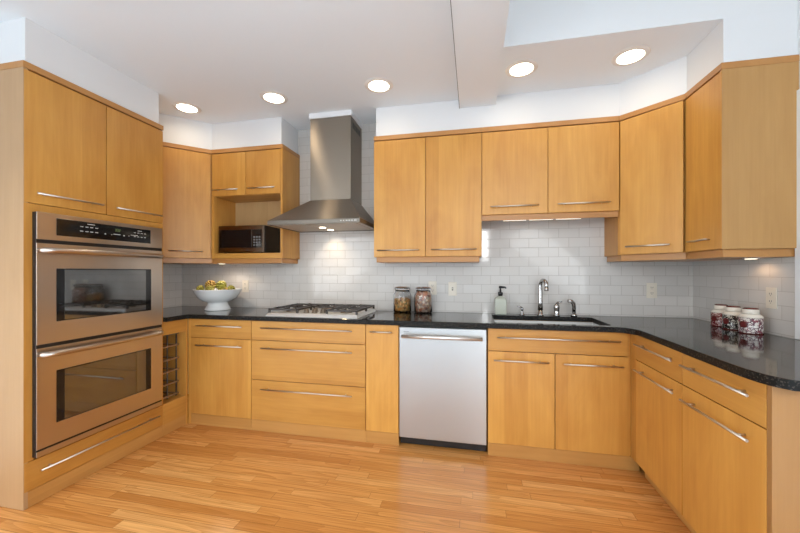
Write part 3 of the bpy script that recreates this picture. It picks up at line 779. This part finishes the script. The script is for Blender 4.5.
# jars
def jar(x, y, label, fill, m_, seed):
    rnd = random.Random(seed)
    o = thing('glass_jar', label, 'jar', (x, y, ZT_), 0, 'lidded glass jars')
    r = .078
    outer = [(.068, 0), (r, .008), (r, .140), (.075, .155), (.063, .172), (.062, .190)]
    inner = [(.058, .190), (.059, .172), (.071, .153), (r-.004, .139), (r-.004, .012), (.056, .006)]
    m = MB(); m.lathe([(.0005, 0)]+outer+inner+[(.0005, .006)], (0, 0, 0), 40, False); m.build('glass', M_GLASS, o)
    ct = MB(); ct.lathe([(.062, .0075), (.0705, .013), (.0705, min(fill-.01, .140)), (.052, fill)], (0, 0, 0), 28)
    for k in range(190):
        a = rnd.random()*6.283; z = .016+rnd.random()*(fill-.016)
        rr = .0665 if z < .140 else .0665-(z-.140)*.45
        if rr < .02: rr = .02
        ct.ball((rr*math.cos(a), rr*math.sin(a), z), .0066, 1, (1, 1, .75+.5*rnd.random()))
    for k in range(30):
        a = rnd.random()*6.283; rr = rnd.random()*.042; ct.ball((rr*math.cos(a), rr*math.sin(a), fill), .008, 1)
    c = ct.build('contents', m_, o); c['kind'] = 'stuff'
    l = MB(); l.lathe([(.064, .1905), (.069, .194), (.069, .207), (.063, .216), (.035, .221), (.0006, .222)], (0, 0, 0), 40, False)
    l.lathe([(.0006, .1912), (.063, .1912), (.063, .1905)], (0, 0, 0), 40, False); l.build('lid', M_GLASS, o)
    MB().tube([(.0525*math.cos(k*math.pi/16), .0525*math.sin(k*math.pi/16), .1860) for k in range(33)], .0030, 8, False).build('wire_clasp', M_WIRE, o) if False else None
    return o
jar(-.604, 2.952, 'glass jar part filled with brown snacks, left of the pair', .118, M_NUT1, 3)
jar(-.420, 2.952, 'glass jar filled to the neck with mixed reddish nuts, right of the pair', .176, M_NUT2, 5)

# soap bottle
sb = thing('soap_bottle', 'pale soap bottle with black pump at the left of the sink', 'soap bottle', (.222, 2.965, ZT_))
m = MB(); a = .045
def sq(s_, z): return [(-s_, -s_, z), (s_, -s_, z), (s_, s_, z), (-s_, s_, z)]
m.hexa(sq(a, 0), sq(a, .128)); m.hexa(sq(a, .1281), sq(.018, .150)); m.build('bottle', M_SOAP, sb, .006)
MB().lathe([(.017, .150), (.017, .158), (.020, .160), (.020, .180), (.008, .182), (.006, .215)], (0, 0, 0), 24).build('pump_collar', M_BLACK, sb)
MB().tube([(-.010, 0, .222), (.010, 0, .222), (.036, -.012, .222), (.044, -.016, .214)], [.010, .010, .007, .006], 12).tube([(0, 0, .213), (0, 0, .226)], .013, 14).build('pump_head', M_BLACK, sb)

# canisters
def canister(x, y, s_, m_, label, rot, q=.745):
    o = thing('canister', label, 'canister', (x, y, ZT_), 0, 'floral canisters on the right countertop')
    t_ = s_*q
    b = MB(); b.lathe([(.060*t_, 0), (.067*t_, .005), (.069*t_, .012), (.069*t_, .088*s_)], (0, 0, 0), 40); b.build('body', m_, o)
    MB().lathe([(.0692*t_, .088*s_+.0003), (.069*t_, .094*s_), (.058*t_, .104*s_), (.046*t_, .109*s_)], (0, 0, 0), 40).build('shoulder', M_CREAM, o)
    MB().lathe([(.0705*t_, .0005), (.0705*t_, .005)], (0, 0, 0), 40).build('foot_band', M_DKRED, o)
    l = MB().lathe([(.046*t_, .1095*s_), (.048*t_, .113*s_), (.048*t_, .132*s_), (.046*t_, .135*s_)], (0, 0, 0), 40).build('lid', M_CREAM, o)
    MB().lathe([(.042*t_, .1353*s_), (.0445*t_, .1358*s_), (.0445*t_, .139*s_), (.034*t_, .143*s_)], (0, 0, 0), 40).build('lid_top', M_DKRED, l)
    # oval badge wrapped on the body
    bm = MB(); n = 10; rows = []
    for j in range(-4, 5):
        zz = .050*s_ + j*.0046*s_; hw = .40*math.sqrt(max(0, 1-(j/4.3)**2))
        rows.append([bm.bm.verts.new(((.0698*t_)*math.cos(rot+hw*(2*k/n-1)), (.0698*t_)*math.sin(rot+hw*(2*k/n-1)), zz)) for k in range(n+1)])
    for A, B in zip(rows, rows[1:]):
        for k in range(n): bm.bm.faces.new([A[k], A[k+1], B[k+1], B[k]]).smooth = True
    o2 = bm.build('badge', M_DKRED, o); sd = o2.modifiers.new('solid', 'SOLIDIFY'); sd.thickness = .0012; sd.offset = 1
    return o
canister(1.566, 2.606, .98, M_FLOR1, 'red floral canister, farthest along the row on the right countertop', R(-165))
canister(1.550, 2.472, .99, M_FLOR2, 'black floral canister standing between two other canisters', R(-165))
canister(1.547, 2.334, 1.01, M_FLOR3, 'whitish floral canister nearest the right wall outlet', R(-160))
